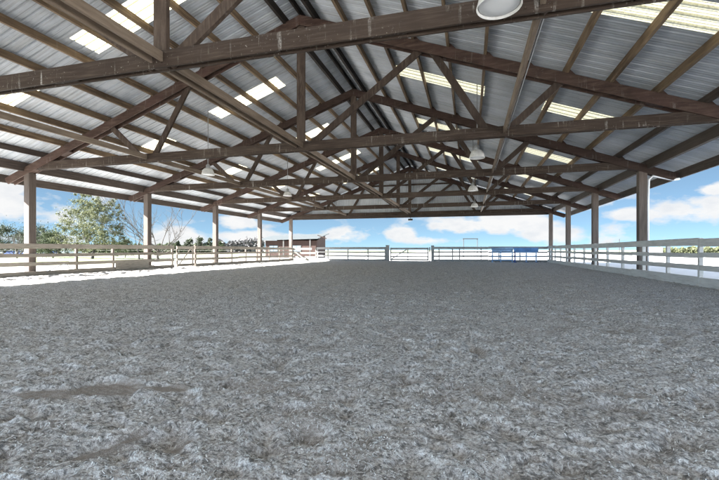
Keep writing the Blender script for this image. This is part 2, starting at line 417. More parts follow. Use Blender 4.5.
# fibres of the footing, too many to count
rng = np.random.default_rng(3)
n = 50000
r = 1.4+7.5*rng.random(n)**1.5; th = math.radians(90)+YAW+np.radians(rng.uniform(-56, 52, n))
fx, fy = r*np.cos(th), r*np.sin(th)
keep = fbm(fx*1.3, fy*1.3, 51, 3) > rng.uniform(0.25, 0.62, n)
for (px, py, a, lx, ly, dep) in PATCH: keep &= ((fx-px)/lx)**2+((fy-py)/max(ly, 0.1))**2 > 1.3
fx, fy = fx[keep], fy[keep]; n = len(fx)
ang = rng.uniform(0, 6.28, n); ln = rng.uniform(0.006, 0.024, n)*(1+0.06*np.hypot(fx, fy)); wd = rng.uniform(0.0009, 0.0022, n)*(1+0.14*np.hypot(fx, fy)); cur = rng.uniform(-1.6, 1.6, n)
fv = []; base_z = None
pts = []
for j in range(4):
    t = j/3.0
    a2 = ang+cur*t
    px, py = fx+ln*t*np.cos(a2), fy+ln*t*np.sin(a2)
    pz = ground_h(px, py)+0.001+rng.uniform(0, 0.006, n)*(1 if j in (1, 2) else 0.4)
    nx_, ny_ = -np.sin(a2)*wd, np.cos(a2)*wd
    pts.append((px-nx_, py-ny_, pz)); pts.append((px+nx_, py+ny_, pz+0.001))
V = np.zeros((n, 8, 3)); 
for j, (a, b, c) in enumerate(pts): V[:, j, 0] = a; V[:, j, 1] = b; V[:, j, 2] = c
F = np.array([[0, 1, 3, 2], [2, 3, 5, 4], [4, 5, 7, 6]])[None]+8*np.arange(n)[:, None, None]
me = bpy.data.meshes.new('arena_fibre'); me.from_pydata(V.reshape(-1, 3).tolist(), [], F.reshape(-1, 4).tolist()); me.materials.append(M_fibre)
fb = bpy.data.objects.new('footing_fibre', me); COL.objects.link(fb)
tag(fb, 'pale shredded fibre scattered over the sand in the foreground', 'footing fibre', kind='stuff')

# ------------------------------------------------------------------ the arena roof (one building)
hall = empty('riding_arena', (XK, 0, 0))
tag(hall, 'open-sided timber riding arena with trusses under a ribbed metal roof', 'arena building')
SL = 0.357; COSA = 1/math.sqrt(1+SL*SL)
def zr(d): return EYE+1.215*S-SL*d         # centre line of the rafters at distance d from the ridge
RD = 0.30/COSA/2                           # half vertical depth of a rafter
ZC = EYE+0.55*S                            # bottom chord centre
ND = {'A': 0.665*S, 'B': 0.985*S, 'C': 1.27*S}
tr_m = MB()
for sx in (-1, 1):
    for y0, y1 in ((-0.143, -0.099), (0.099, 0.143)):
        d1 = 2.13*S
        poly = [(0.002*sx, zr(0)+RD), (sx*d1, zr(d1)+RD), (sx*(d1-0.05), zr(d1)+0.02), (sx*(d1-0.18), zr(d1-.18)-RD), (0.002*sx, zr(0)-RD)]
        tr_m.prism(poly if sx > 0 else poly[::-1], y0, y1)
    # blocks between the plies, seen in the gap
    for d in (0.35, 1.62, 1.9):
        d = d*S
        tr_m.prism([(sx*(d-.2), zr(d-.2)+RD*.8), (sx*(d+.2), zr(d+.2)+RD*.8), (sx*(d+.2), zr(d+.2)-RD*.9), (sx*(d-.2), zr(d-.2)-RD*.9)], -0.097, 0.097)
PURL = [0.255, 0.425, 0.595, 0.765, 0.935, 1.11, 1.28, 1.455, 1.63, 1.80, 1.965]
PD = 0.21
for sx in (-1, 1):     # cleats that hold the purlins on the rafters
    for p in PURL:
        d = p*S+0.040
        z0 = zr(d)+RD
        tr_m.prism([(sx*d, z0-0.02), (sx*(d+0.24), z0-SL*0.24-0.015), (sx*(d+0.06), z0-SL*0.06+0.13), (sx*d, z0+0.15)], -0.075, 0.075)
truss = tr_m.build('truss', M_rafter, hall, 0.006)
bc = MB(); dE = 1.90*S
for y0, y1 in ((-0.096, -0.050), (0.050, 0.096)):
    dt = (zr(0)-RD-(ZC+0.14))/SL; db = (zr(0)-RD-(ZC-0.155))/SL
    bc.prism([(-db, ZC-0.155), (db, ZC-0.155), (dE+0.0, ZC-0.155+0.02), (dE, ZC+0.0), (dt, ZC+0.14), (-dt, ZC+0.14), (-dE, ZC), (-dE, ZC-0.135)], y0, y1)
for x in [-1.6, -1.28, -0.72, -0.36, 0.33, 0.67, 1.25, 1.55]:   # spacer blocks in the gap
    bc.box(x*S-0.28, x*S+0.28, -0.0495, 0.0495, ZC-0.13, ZC+0.12)
for x in (0, -1.0*S, 1.0*S, -1.82*S, 1.82*S):
    for dx in (-0.09, 0.09):
        for dz in (-0.07, 0.07):
            for yy in (-0.108, 0.108): bc.box(x+dx-.018, x+dx+.018, min(yy, yy*0.87), max(yy, yy*0.87), ZC+dz-.018, ZC+dz+.018)
bc.build('bottom_chord', M_chord, truss, 0.005)
kp = MB(); kp.box(-0.135, 0.135, -0.0485, 0.0485, ZC-0.14, zr(0)-0.02); kp.build('king_post', M_web, truss, 0.005)
for sx in (-1, 1):
    for (d0, d1, th, zz) in ((0.03*S, ND['A']-0.02*S, 0.045, 0), (ND['B']-0.03*S, ND['A']+0.02*S, 0.041, 0), (ND['B']+0.03*S, ND['C'], 0.037, 0)):
        w = MB(); w.beam((sx*d0, 0, ZC-0.08), (sx*d1, 0, zr(d1)+0.02), th*2, 0.20, (0, 1, 0)) if False else None
        p0, p1 = Vector((sx*d0, 0, ZC-0.08)), Vector((sx*d1, 0, zr(d1)+0.02))
        d = (p1-p0).normalized(); side = Vector((d.z, 0, -d.x))*0.10
        w.prism([(p0.x-side.x, p0.z-side.z), (p1.x-side.x, p1.z-side.z), (p1.x+side.x, p1.z+side.z), (p0.x+side.x, p0.z+side.z)], -th, th)
        w.build('diagonal_brace', M_web, truss, 0.005)
truss.location = (0, TY[0], 0)
for y in TY[1:]:
    c = copy_tree(truss, hall); c.location = (0, y, 0)

# posts
def post(x, y, top):
    m = MB(); m.box(x-0.14, x+0.14, y-0.14-0.16, y+0.14-0.16, -0.2, top)
    return m
for y in TY:
    for sx in (-1, 1):
        d = HW
        m = MB(); top = zr(HW)-RD-0.004+0.04
        # three plies bolted together
        m.box(sx*d-0.14, sx*d+0.14, y-0.14, y-0.05, -0.2, top-0.0)
        m.box(sx*d-0.136, sx*d+0.136, y-0.048, y+0.048, -0.2, zr(HW)+0.1)
        m.box(sx*d-0.14, sx*d+0.14, y+0.05, y+0.14, -0.2, top)
        m.build('post', M_post, hall, 0.008)

# tie beams along the hall on the bottom chords
for x, wid, dep, gap in ((-0.125, 0.05, 0.17, 0), (0.095, 0.05, 0.17, 0), (-0.985*S, 0.07, 0.17, 0), (1.02*S, 0.07, 0.17, 0)):
    for k in range(len(TY)-1):
        m = MB(); m.box(x-wid/2, x+wid/2, TY[k]+0.10, TY[k+1]-0.10, ZC+0.02-dep/2, ZC+0.02+dep/2)
        m.build('tie_beam', M_tie, hall, 0.005)

# purlins
Y0, Y1 = TY[0]-0.6, TY[-1]+0.55
for sx in (-1, 1):
    for i, p in enumerate(PURL):
        d = p*S; PDi = PD if i < 10 else 0.34; zc = zr(d)+RD+PD/2+0.003-(PDi-PD)/2; hw_ = 0.037 if i < 10 else 0.06
        m = MB()
        ys_ = [Y0]+[ty for ty in TY[1:-1]]+[Y1]
        for a, b in zip(ys_[:-1], ys_[1:]):
            j = random.uniform(-0.006, 0.006)
            sk = SL*0.03
            x0, x1 = sx*(d-hw_)+j, sx*(d+hw_)+j
            m.add([(x0, a+.002, zc-PDi/2), (x1, a+.002, zc-PDi/2), (x1, b-.002, zc-PDi/2), (x0, b-.002, zc-PDi/2),
                   (x0, a+.002, zc+PDi/2), (x1, a+.002, zc+PDi/2), (x1, b-.002, zc+PDi/2), (x0, b-.002, zc+PDi/2)],
                  [(0,3,2,1),(4,5,6,7),(0,1,5,4),(1,2,6,5),(2,3,7,6),(3,0,4,7)])
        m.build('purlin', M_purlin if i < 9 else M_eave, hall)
    d = 0.085*S; zc = zr(d)+RD+0.115
    m = MB(); m.box(sx*d-0.045, sx*d+0.045, Y0, Y1, zc-0.15, zc+0.10); m.build('ridge_purlin', M_ridge, hall)
    # eave boards
    d = 2.145*S; zc = zr(d)+RD+0.06
    m = MB(); m.box(sx*d-0.035, sx*d+0.035, Y0, Y1, zc-0.20, zc+0.13); m.build('fascia_board', M_eave, hall, 0.004)
    d = 1.885*S; zc = zr(d)+RD+PD/2
m = MB(); m.box(-0.03, 0.03, Y0, Y1, zr(0)+RD+0.01, zr(0)+RD+0.21); m.build('ridge_board', M_ridge, hall)

# ribbed roofing
ZS = RD+PD+0.012
PIT = 0.3048
def profile(y):
    """height of the ribbed sheet at position y: a trapezoid rib each foot with two minor ribs"""
    t = (y % PIT)/PIT
    def trap(c, half, top, h):
        e = abs(t-c)
        return 0 if e > half else (h if e < top else h*(half-e)/(half-top))
    return max(trap(0.5, 0.115, 0.05, 0.036), trap(0.16, 0.045, 0.02, 0.007), trap(0.84, 0.045, 0.02, 0.007))
KN = [0, .115, .14, .18, .205, .385, .45, .55, .615, .795, .82, .86, .885, 1.0]
def sheet(m, sx, d0, d1, ya, yb, dz=0.0, nd=1):
    k0, k1 = math.floor(ya/PIT), math.ceil(yb/PIT)
    yy = sorted({round(min(max((k+t)*PIT, ya), yb), 4) for k in range(k0, k1) for t in KN})
    vs = []; fs = []
    for y in yy:
        for q in range(nd+1):
            d = d0+(d1-d0)*q/nd
            vs.append((sx*d, y, zr(d)+ZS+profile(y)+dz))
    w = nd+1
    for i in range(len(yy)-1):
        for q in range(nd):
            f = (i*w+q, i*w+q+1, (i+1)*w+q+1, (i+1)*w+q)
            fs.append(f if sx < 0 else f[::-1])
    m.add(vs, fs)
D_E = 2.165*S
SKYL = {-1: ((0.37*S, 0.885*S), (1.27*S, 1.46*S)), 1: ((0.42*S, 0.95*S), (1.27*S, 1.63*S))}
bays = []
for k in range(-1, 6):
    c = round((k+0.405)*S/PIT)*PIT
    bays.append((c, c+3*PIT))
for sx in (-1, 1):
    m = MB(); y = Y0-0.12
    for (a, b) in bays:
        sheet(m, sx, 0.02, D_E, y, a)
        (u0, u1), (w0, w1) = SKYL[sx]
        sheet(m, sx, 0.02, u0, a, b); sheet(m, sx, u1, w0, a, b); sheet(m, sx, w1, D_E, a, b)
        y = b
    sheet(m, sx, 0.02, D_E, y, Y1+0.12)
    o = m.build('roof_panel', M_roof, hall)
    md = o.modifiers.new('t', 'SOLIDIFY'); md.thickness = 0.004; md.offset = 1
    for (a, b) in bays:
        for (u0, u1) in SKYL[sx]:
            q = MB(); sheet(q, sx, u0-0.15, u1+0.15, a-0.05, b+0.05, 0.012)
            q.build('skylight_panel', M_sky, hall)
rc = MB(); rc.prism([(-0.28, zr(0.28)+ZS+.045), (0, zr(0)+ZS+.055), (.28, zr(.28)+ZS+.045), (.28, zr(.28)+ZS+.049), (0, zr(0)+ZS+.06), (-.28, zr(.28)+ZS+.049)], Y0-.12, Y1+.12)
rc.build('ridge_cap', M_shedroof, hall)

# far gable: ribbed siding on girts down to the eave line
GY = TY[-1]+0.30
zb = EYE+0.515*S
m = MB(); vs = []; fs = []
n_ = int(2*HW/0.0762*0.5)
w_ = 2.0*S
xx = [ -w_+i*(2*w_)/560 for i in range(561)]
for i, x in enumerate(xx):
    yo = GY+(0.022 if (i % 4) in (0, 1) else 0)
    vs += [(x, yo, zb), (x, yo, zr(abs(x))+RD+PD-0.02)]
fs = [(2*i, 2*i+2, 2*i+3, 2*i+1) for i in range(560)]
m.add(vs, fs); g = m.build('gable_siding', M_roof, hall)
md = g.modifiers.new('t', 'SOLIDIFY'); md.thickness = 0.003
for z in (zb+0.95, zb+1.9, zb+2.85, zb+3.7):
    d = (zr(0)+RD-z)/SL-0.1
    if d > 0.4:
        m = MB(); m.box(-min(d, w_), min(d, w_), GY-0.07, GY-0.012, z-0.07, z+0.07); m.build('girt', M_web, hall)
m = MB(); m.box(-w_, w_, GY-0.10, GY-0.012, zb-0.16, zb+0.14); m.build('gable_header', M_eave, hall, 0.004)
# downspout on the nearest right post in view
m = MB(); py = TY[4]; px = HW+0.19
m.tube([(px+1.05, py-.05, zr(HW+1.2)-0.02), (px+0.85, py-.05, zr(HW+1.2)-0.06), (px+0.18, py-.05, zr(HW)-0.30), (px+0.02, py-.05, zr(HW)-0.45), (px+0.0, py-.05, 3.0), (px, py-.05, 0.1)], 0.045, 10)
m.build('downspout', M_white, hall)
# electrical conduit running down beside the right tie beam
m = MB(); xq = 1.02*S+0.10
m.tube([(xq, TY[0]+0.2, ZC+0.06), (xq, TY[-1]-0.3, ZC+0.06)], 0.014, 6); m.build('conduit', M_pipe, hall)
# floodlight box under the far header
fl = MB(); fl.box(-0.18, 0.18, -0.14, 0.06, -0.30, -0.16); fl.box(-0.02, 0.02, -0.02, 0.02, -0.16, 0.0)
o = empty('floodlight', (XK+0.05, GY-0.13, zb-0.16)); tag(o, 'small black floodlight hanging under the middle of the far gable beam', 'floodlight')
fh = MB(); fh.box(-0.20, 0.20, -0.16, 0.06, -0.28, -0.12); fh.build('housing', M_black, o, 0.01)
ft = MB(); ft.tube([(0, -0.02, -0.12), (0, -0.02, 0.02)], 0.02, 8); ft.build('bracket', M_black, o)

# ------------------------------------------------------------------ hanging lamps
def lamp(label):
    L = empty('hanging_lamp', (0, 0, 0)); tag(L, label, 'lamp', 'bell-shaped lamps hanging in the arena roof')
    m = MB(); m.lathe([(0.262, 0.0), (0.268, 0.01), (0.255, 0.05), (0.235, 0.13), (0.20, 0.21), (0.15, 0.265), (0.085, 0.29), (0.08, 0.285), (0.145, 0.255), (0.19, 0.20), (0.225, 0.125), (0.245, 0.05), (0.252, 0.008), (0.262, 0.0)])
    m.build('lamp_shade', M_lampshade, L)
    m = MB(); m.lathe([(0.0, 0.012), (0.12, 0.014), (0.235, 0.028), (0.24, 0.032), (0.12, 0.03), (0.0, 0.03)]); m.build('lens', M_lens, L)
    m = MB(); m.lathe([(0.0, 0.285), (0.082, 0.285), (0.085, 0.30), (0.085, 0.40), (0.06, 0.44), (0.035, 0.46), (0.0, 0.46)], seg=16); m.build('ballast', M_cast, L)
    return L
first = None
for i, (px, dep, ztop, lab) in enumerate([
        (499, 4.85, 0, 'white bell lamp nearest the camera, cut off by the top of the photo'),
        (477, 14.0, 0, 'bell lamp hanging over the middle of the right side, second of the right row'),
        (473, 21.3, 0, 'bell lamp third in the right row, hanging below the second one'),
        (474.5, 29.0, 0, 'farthest and smallest bell lamp of the right row'),
        (208, 16.8, 0, 'bell lamp left of the middle, nearer one of the left row'),
        (287.5, 24.6, 0, 'small bell lamp at the far end of the left row')]):
    X_, Y_ = at(px, dep)
    zbm = EYE + {0: 242.5, 1: 92, 2: 59, 3: 43, 4: 75, 5: 54}[i]/400.0*dep
    if first is None: first = lamp(lab); L = first
    else: L = copy_tree(first)
    L['label'] = lab
    L.location = (X_, Y_, zbm)
    zt = zr(abs(X_-XK))+RD+0.1
    m = MB(); m.tube([(0, 0, 0.455), (0.004, 0, (zt-zbm)*0.6), (0, 0, zt-zbm)], 0.012 if i < 2 else 0.018, 6); m.build('cable', M_pipe, L)

# ------------------------------------------------------------------ fences
def run(name, label, p0, p1, post_t, H, mat, pmat, inner=1, thick=0.10, group=None, cap=None, heights=None, post_h=None):
    """board fence: p0,p1 ends; post_t distances along; rails on the inner side"""
    p0, p1 = Vector((p0[0], p0[1], 0)), Vector((p1[0], p1[1], 0))
    L = (p1-p0).length; a = math.atan2(p1.y-p0.y, p1.x-p0.x)
    f = empty(name, p0, a); tag(f, label, 'fence', group)
    hs = heights or ((H-0.20, H), (H-0.53, H-0.39), (H-0.90, H-0.75), (-0.06, H-1.10))
    for i, (z0, z1) in enumerate(hs):
        m = MB(); t = 0.0
        rr = random.Random(int(L*10)+i)
        while t < L-0.01:
            e = min(L, t+4.88)
            if L-e < 1.0: e = L
            dz0, dz1 = rr.uniform(-.022, .022), rr.uniform(-.022, .022)
            y0 = inner*(thick/2+0.002); y1 = y0+inner*0.04; y0, y1 = min(y0, y1), max(y0, y1)
            m.add([(t+.003, y0, z0+dz0), (e-.003, y0, z0+dz1), (e-.003, y1, z0+dz1), (t+.003, y1, z0+dz0), (t+.003, y0, z1+dz0), (e-.003, y0, z1+dz1), (e-.003, y1, z1+dz1), (t+.003, y1, z1+dz0)],
                  [(0,3,2,1),(4,5,6,7),(0,1,5,4),(1,2,6,5),(2,3,7,6),(3,0,4,7)])
            t = e
        m.build('kick_board' if i == len(hs)-1 else 'rail', mat, f, 0.005)
    for t in post_t:
        tt, hh, w = (t if isinstance(t, tuple) else (t, post_h or H+0.01, thick))
        m = MB(); m.box(tt-w/2, tt+w/2, -thick/2, thick/2, -0.3, hh)
        m.build('fence_post', pmat, f, 0.006)
    return f

def board(root, name, p0, p1, w, t, mat):
    m = MB(); m.beam(p0, p1, t, w, (0, 0, 1)); return m.build(name, mat, root, 0.004)

XLF = XL+0.20; XRF = XR-0.20; YF = 5.97*S
# left fence from behind the camera to the gate
def ly(k): return k*S
lf_posts = [v*S for v in (-0.9, -0.6, -0.3, 0, 0.3, 0.62, 0.95, 1.28, 1.61, 2.265, 2.575, 3.24)]
y_start = -1.0*S
run('board_fence', 'weathered board fence along the left side, between the two nearest left posts in view', (XLF, y_start), (XLF, 3.255*S),
    [v-y_start for v in lf_posts], 1.30, M_rail, M_fpost, inner=-1)
# gate in the left fence
gL = empty('wooden_gate', (XLF, 3.29*S, 0), math.pi/2); tag(gL, 'plain board gate with a thin diagonal brace in the left fence beside a pale post', 'gate')
gl = 0.26*S
for z0, z1 in ((1.10, 1.28), (0.78, 0.91), (0.42, 0.55), (0.06, 0.22)):
    m = MB(); m.box(0.0, gl-0.04, -0.095, -0.055, z0, z1); m.build('rail', M_rail, gL, 0.004)
for t in (0.06, gl-0.12):
    m = MB(); m.box(t-0.05, t+0.05, -0.052, -0.012, 0.04, 1.30); m.build('stile', M_fpost, gL, 0.004)
board(gL, 'diagonal_brace', (0.14, -0.035, 0.1), (gl-0.2, -0.035, 1.2), 0.07, 0.03, M_fpost)
run('board_fence', 'weathered board fence on the left side beyond the gate, running to the far corner', (XLF, 3.565*S), (XLF, YF-0.12),
    [(0.06, 1.36, 0.15)]+[(v-3.565)*S for v in (3.905, 4.24, 4.555, 4.83, 5.18, 5.50)]+[(YF-0.20)-3.565*S], 1.30, M_rail, M_pale if False else M_fpost, inner=-1)
# board nailed low on the left fence
pn = MB(); pn.box(XLF+0.096, XLF+0.122, 2.585*S, 2.93*S, 0.10, 0.56)
tag(pn.build('plywood_panel', M_rail, None, 0.004), 'low timber panel fixed against the left fence next to a roof post', 'panel')

# right fence
rp = [v*S for v in (0.3, 0.63, 0.96, 1.28, 1.60, 1.91, 2.22, 2.535, 2.85, 3.20, 3.52, 3.83, 4.18, 4.54, 4.86, 5.19, 5.50, 5.80)]
run('board_fence', 'grey board fence along the right side under the right-hand roof posts', (XRF, -1.0*S), (XRF, YF-0.10),
    [v+1.0*S for v in rp], 1.38, M_grey, M_grey, inner=1, heights=((1.16, 1.38), (0.83, 0.97), (0.47, 0.62), (-0.05, 0.28)))

# far fence: sunlit corner piece, left part, gate, right part
def fx_(x):
    u = (x-359.5)/400.0
    return YF*(u*CY-SY)/(CY+u*SY)
xa, xb, xc, xd = XLF+0.02, fx_(317), fx_(386), fx_(431.5)
cg = empty('corner_gate', (xa, YF, 0)); tag(cg, 'sunlit pale gate with slanting braces in the far left corner', 'gate'); wL = xb-xa-0.06
for z0, z1 in ((1.06, 1.26), (0.66, 0.82), (0.30, 0.44)):
    m = MB(); m.box(0.02, wL*0.82 if z1 > 1.2 else wL, -0.09, -0.05, z0, z1); m.build('rail', M_pale, cg, 0.004)
for t in (0.07, wL-0.05):
    m = MB(); m.box(t-0.05, t+0.05, -0.046, 0.0, -0.2, 1.27); m.build('stile', M_pale, cg, 0.004)
for k in range(2):
    board(cg, 'diagonal_brace', (0.1+0.45*k, -0.115, 0.95-0.3*k), (1.0+0.5*k, -0.115, 0.02), 0.11, 0.03, M_pale)
m = MB(); m.prism([(1.2, 0.0), (wL, 0.0), (wL, 0.22), (1.5, 0.30)], -0.175, -0.14); m.build('kick_board', M_pale, cg, 0.004)
run('board_fence', 'far fence section between the sunlit corner and the far gate', (xb, YF), (xc, YF),
    [0.06]+[fx_(v)-xb for v in (328, 348, 368)]+[(xc-xb-0.06, 1.34, 0.12)], 1.31, M_rail_far, M_rail_far, inner=-1)
run('board_fence', 'far fence section right of the far gate, with the blue panel standing against it', (xd, YF), (XRF-0.05, YF),
    [(0.10, 1.46, 0.26)]+[fx_(v)-xd for v in (439, 452.5, 459.5, 481, 499, 520, 536)], 1.33, M_rail_far, M_rail_far, inner=-1)
fg = empty('wooden_gate', (xc+0.10, YF, 0)); tag(fg, 'long dark board gate in the middle of the far fence between two thick posts', 'gate'); wg = xd-xc-0.30
m = MB(); m.box(-0.02, 0.26, -0.13, 0.13, -0.3, 1.46); m.box(-0.05, 0.29, -0.16, 0.16, 1.462, 1.50)
tag(m.build('gate_post', M_rail_far, None, 0.01), 'thick dark post with a flat cap at the left end of the far gate', 'post')
bpy.context.view_layer.update(); COL.objects[-1] if False else None
gp = bpy.data.objects['gate_post']; gp.location = (xc+0.03, YF, 0)
for z0, z1 in ((1.10, 1.26), (0.74, 0.86), (0.38, 0.50), (0.10, 0.24)):
    m = MB(); m.box(0.30, wg-0.05, -0.07, -0.03, z0, z1); m.build('rail', M_rail_far, fg, 0.004)
for t in (0.36, wg/2, wg-0.12):
    m = MB(); m.box(t-0.045, t+0.045, -0.028, 0.02, 0.08, 1.27); m.build('stile', M_rail_far, fg, 0.004)
board(fg, 'diagonal_brace', (0.4, -0.085, 0.2), (wg*0.48, -0.085, 1.1), 0.09, 0.025, M_rail_far)
m = MB(); m.box(-0.05, 0.05, -0.05, 0.05, -0.3, 1.30)
sp = m.build('gate_post', M_pale, None, 0.006); sp.location = (xd-0.16, YF, 0); tag(sp, 'slim pale post at the right end of the far gate', 'post')

# blue panels in front of the far fence
bx0, bx1, bx2 = fx_(491.5), fx_(514), fx_(537.5)
yb_ = YF-0.42
pa = empty('corral_panel', (bx0, yb_, 0)); tag(pa, 'faded blue tube panel with open rails leaning by the far fence', 'corral panel')
w1 = bx1-bx0-0.12
for z in (1.18, 0.84, 0.50, 0.20):
    m = MB(); m.tube([(0, 0, z), (w1, 0, z)], 0.06 if z < 1.1 else 0.085, 8); m.build('rail', M_blue2, pa)
for t in (0.05, w1*0.42, w1-0.05):
    m = MB(); m.tube([(t, 0.004, 0.02), (t, 0.004, 1.22)], 0.06, 8); m.build('upright', M_blue2, pa)
for t in (0.05, w1-0.05):
    m = MB(); m.box(t-0.07, t+0.07, -0.28, 0.28, -0.01, 0.045); m.build('foot', M_blue2, pa, 0.005)
m = MB(); m.box(0.08, w1-0.08, 0.0, 0.03, 0.93, 1.12); m.build('sheet', M_blue2, pa)
pb = empty('mounting_bench', (bx1, yb_, 0)); tag(pb, 'bright blue bench-like frame with a solid top board near the far right corner', 'bench')
w2 = bx2-bx1
m = MB(); m.box(-0.06, w2, -0.05, -0.012, 0.90, 1.24); m.build('top_board', M_blue, pb, 0.006)
m = MB(); m.box(-0.02, w2-0.02, -0.008, 0.40, 1.20, 1.236); m.build('shelf', M_blue, pb, 0.006)
for t, mt in ((0.03, M_bluetrim), (w2*0.5, M_blue2), (w2-0.16, M_blue2)):
    m = MB(); m.box(t-0.055, t+0.055, -0.008, 0.09, -0.03, 1.19); m.build('leg', mt, pb, 0.006)
m = MB(); m.box(0.09, w2-0.22, 0.0, 0.05, 0.46, 0.58); m.build('crossbar', M_blue2, pb, 0.006)
m = MB(); m.box(0.09, w2-0.22, 0.0, 0.05, 0.80, 0.90); m.build('crossbar', M_blue2, pb, 0.006)
for t in (0.03, w2*0.5, w2-0.16):
    m = MB(); m.box(t-0.10, t+0.12, -0.25, 0.30, -0.04, 0.04); m.build('foot', M_bluetrim, pb, 0.006)

# bent branch lying against the left fence
m = MB(); X_, Y_ = XLF+0.30, 2.02*S
m.tube([(X_, Y_, 0.18), (X_, Y_+0.45, 0.36), (X_, Y_+0.72, 0.46), (X_, Y_+0.86, 0.42), (X_, Y_+0.95, 0.24)], 0.018, 6)
tag(m.build('bent_pipe', M_pipe), 'thin bent pipe hooked on the left fence near the low boards', 'pipe')

# ------------------------------------------------------------------ beyond the fence: shed, goal frame, signs
shd = 60.0
sx0, sy0 = at(265.5, shd); sx1, sy1 = at(317, shd-1.5)
ang_ = math.atan2(sy1-sy0, sx1-sx0); Ls = math.hypot(sx1-sx0, sy1-sy0)
sh = empty('shed', (sx0, sy0, -0.1), ang_); tag(sh, 'red wooden shed with a pale metal roof beyond the far left corner', 'shed')
HWL = 2.55; DP = 4.5
m = MB()
wall = MB(); wall.box(0, Ls, 0, 0.08, 0, HWL); wall.box(0, Ls, DP-.08, DP, 0, HWL+.4); wall.box(0, 0.08, 0.081, DP-.081, 0, HWL); 
wall.prism([(0, 0), (0, 0), (0, 0)], 0, 0) if False else None
wall.add([(Ls-.08, .081, 0), (Ls, .081, 0), (Ls, DP-.081, 0), (Ls-.08, DP-.081, 0), (Ls-.08, .081, HWL), (Ls, .081, HWL), (Ls, DP-.081, HWL+1.0), (Ls-.08, DP-.081, HWL+1.0)],
         [(0,3,2,1),(4,5,6,7),(0,1,5,4),(1,2,6,5),(2,3,7,6),(3,0,4,7)])
wall.build('wall', M_red, sh)
rf = MB(); rf.add([(-1.1, -0.7, HWL+0.02), (Ls+0.35, -0.7, HWL+0.22), (Ls+0.5, DP+.5, HWL+1.15), (-1.1, DP+.5, HWL+0.85),
                   (-1.1, -0.7, HWL+0.10), (Ls+0.35, -0.7, HWL+0.30), (Ls+0.5, DP+.5, HWL+1.23), (-1.1, DP+.5, HWL+0.93)],
                  [(0,3,2,1),(4,5,6,7),(0,1,5,4),(1,2,6,5),(2,3,7,6),(3,0,4,7)]); rf.build('roof', M_shedroof, sh)
m = MB(); m.beam((Ls+0.2, -0.4, HWL+0.75), (Ls+1.5, -0.2, HWL+0.25), 0.08, 0.12); m.build('rafter_tail', M_red, sh)
for t in (1.3, 4.9):
    w = MB(); w.box(t-0.72, t+0.72, -0.06, -0.004, 0.85, 1.85); fr = w.build('window', M_trim, sh)
    w = MB(); w.box(t-0.60, t-0.03, -0.085, -0.062, 0.95, 1.75); w.box(t+0.03, t+0.60, -0.085, -0.062, 0.95, 1.75); w.build('pane', M_glass, fr)
for t in (3.05, Ls-0.9):
    w = MB(); w.box(t-0.09, t+0.09, -0.55, -0.40, 0, HWL+0.12); w.build('porch_post', M_trim, sh)

def frame_obj(name, label, px0, px1, top_px, dep):
    a0, a1 = at(px0, dep), at(px1, dep); z = EYE+(250-top_px)/400*dep
    o = empty(name, (a0[0], a0[1], -0.1)); dx, dy = a1[0]-a0[0], a1[1]-a0[1]
    tag(o, label, 'frame')
    for q in (0, 1):
        m = MB(); m.tube([(dx*q, dy*q, 0), (dx*q, dy*q, z+0.1)], 0.055, 8); m.build('upright', M_oldpaint, o)
    m = MB(); m.beam((-0.05*dx, -0.05*dy, z+0.16), (1.05*dx, 1.05*dy, z+0.16), 0.12, 0.12); m.build('crossbar', M_oldpaint, o)
frame_obj('gateway_frame', 'thin square goal-like frame standing in the field behind the far fence', 463.5, 477.3, 239.2, 56)
def pole(px, top, dep, label, r=0.07):
    a = at(px, dep); m = MB(); m.tube([(0, 0, -0.1), (0, 0, EYE+(250-top)/400*dep)], [r, r*0.8], 8)
    o = m.build('field_pole', M_oldpaint); o.location = (a[0], a[1], 0); tag(o, label, 'pole', 'poles beyond the right fence')
pole(619.3, 239, 60, 'thin field pole left of the shorter one, beyond the right fence')
pole(637, 241, 52, 'shorter thin field pole nearest the first roof post on the right')
a = at(655.5, 62); bxo = empty('storage_box', (a[0], a[1], -0.1), -0.2); tag(bxo, 'small white storage box standing in the field beyond the right fence', 'storage box')
m = MB(); m.box(-0.8, 0.8, -0.6, 0.6, 0.0, 1.5); m.build('body', M_white, bxo, 0.02)
m = MB(); m.box(-0.9, 0.9, -0.7, 0.7, 1.503, 1.62); m.build('lid', M_shedroof, bxo, 0.02)

# long low white building with blue doors, far left, and the white pasture fence
q = empty('stable_building', (*at(-60, 95), -0.1), 0); tag(q, 'long low white stable with blue doors across the pasture', 'building')
e1 = at(67, 95); p_ = at(-60, 95); q.rotation_euler[2] = math.atan2(e1[1]-p_[1], e1[0]-p_[0]); Lq = math.hypot(e1[0]-p_[0], e1[1]-p_[1])
m = MB(); m.box(0, Lq, 0, 5, 0, 1.55); m.build('wall', M_white, q)
t = 0.6
rr = random.Random(4)
while t < Lq-2:
    w_d = rr.choice((1.2, 2.2, 3.0))
    m = MB(); m.box(t, t+w_d, -0.06, -0.003, 0.05, 1.05 if w_d < 2 else 0.95); m.build('door', M_bluetrim, q); t += w_d+rr.uniform(0.3, 1.4)
m = MB(); m.prism([(-.4, 1.553), (-.4, 1.62), (Lq+.4, 1.62), (Lq+.4, 1.553)], -0.5, 5.4); m.build('roof', M_shedroof, q)
pf = empty('paddock_fence', (*at(-75, 70), -0.1)); tag(pf, 'thin white paddock fence across the pasture on the left', 'fence')
e0, e1 = at(-75, 70), at(235, 78); dx, dy = e1[0]-e0[0], e1[1]-e0[1]; Lp = math.hypot(dx, dy); pf.rotation_euler[2] = math.atan2(dy, dx)
for z in (0.55, 1.05):
    m = MB(); m.box(0, Lp, -.02, .02, z, z+0.07); m.build('rail', M_pale, pf)
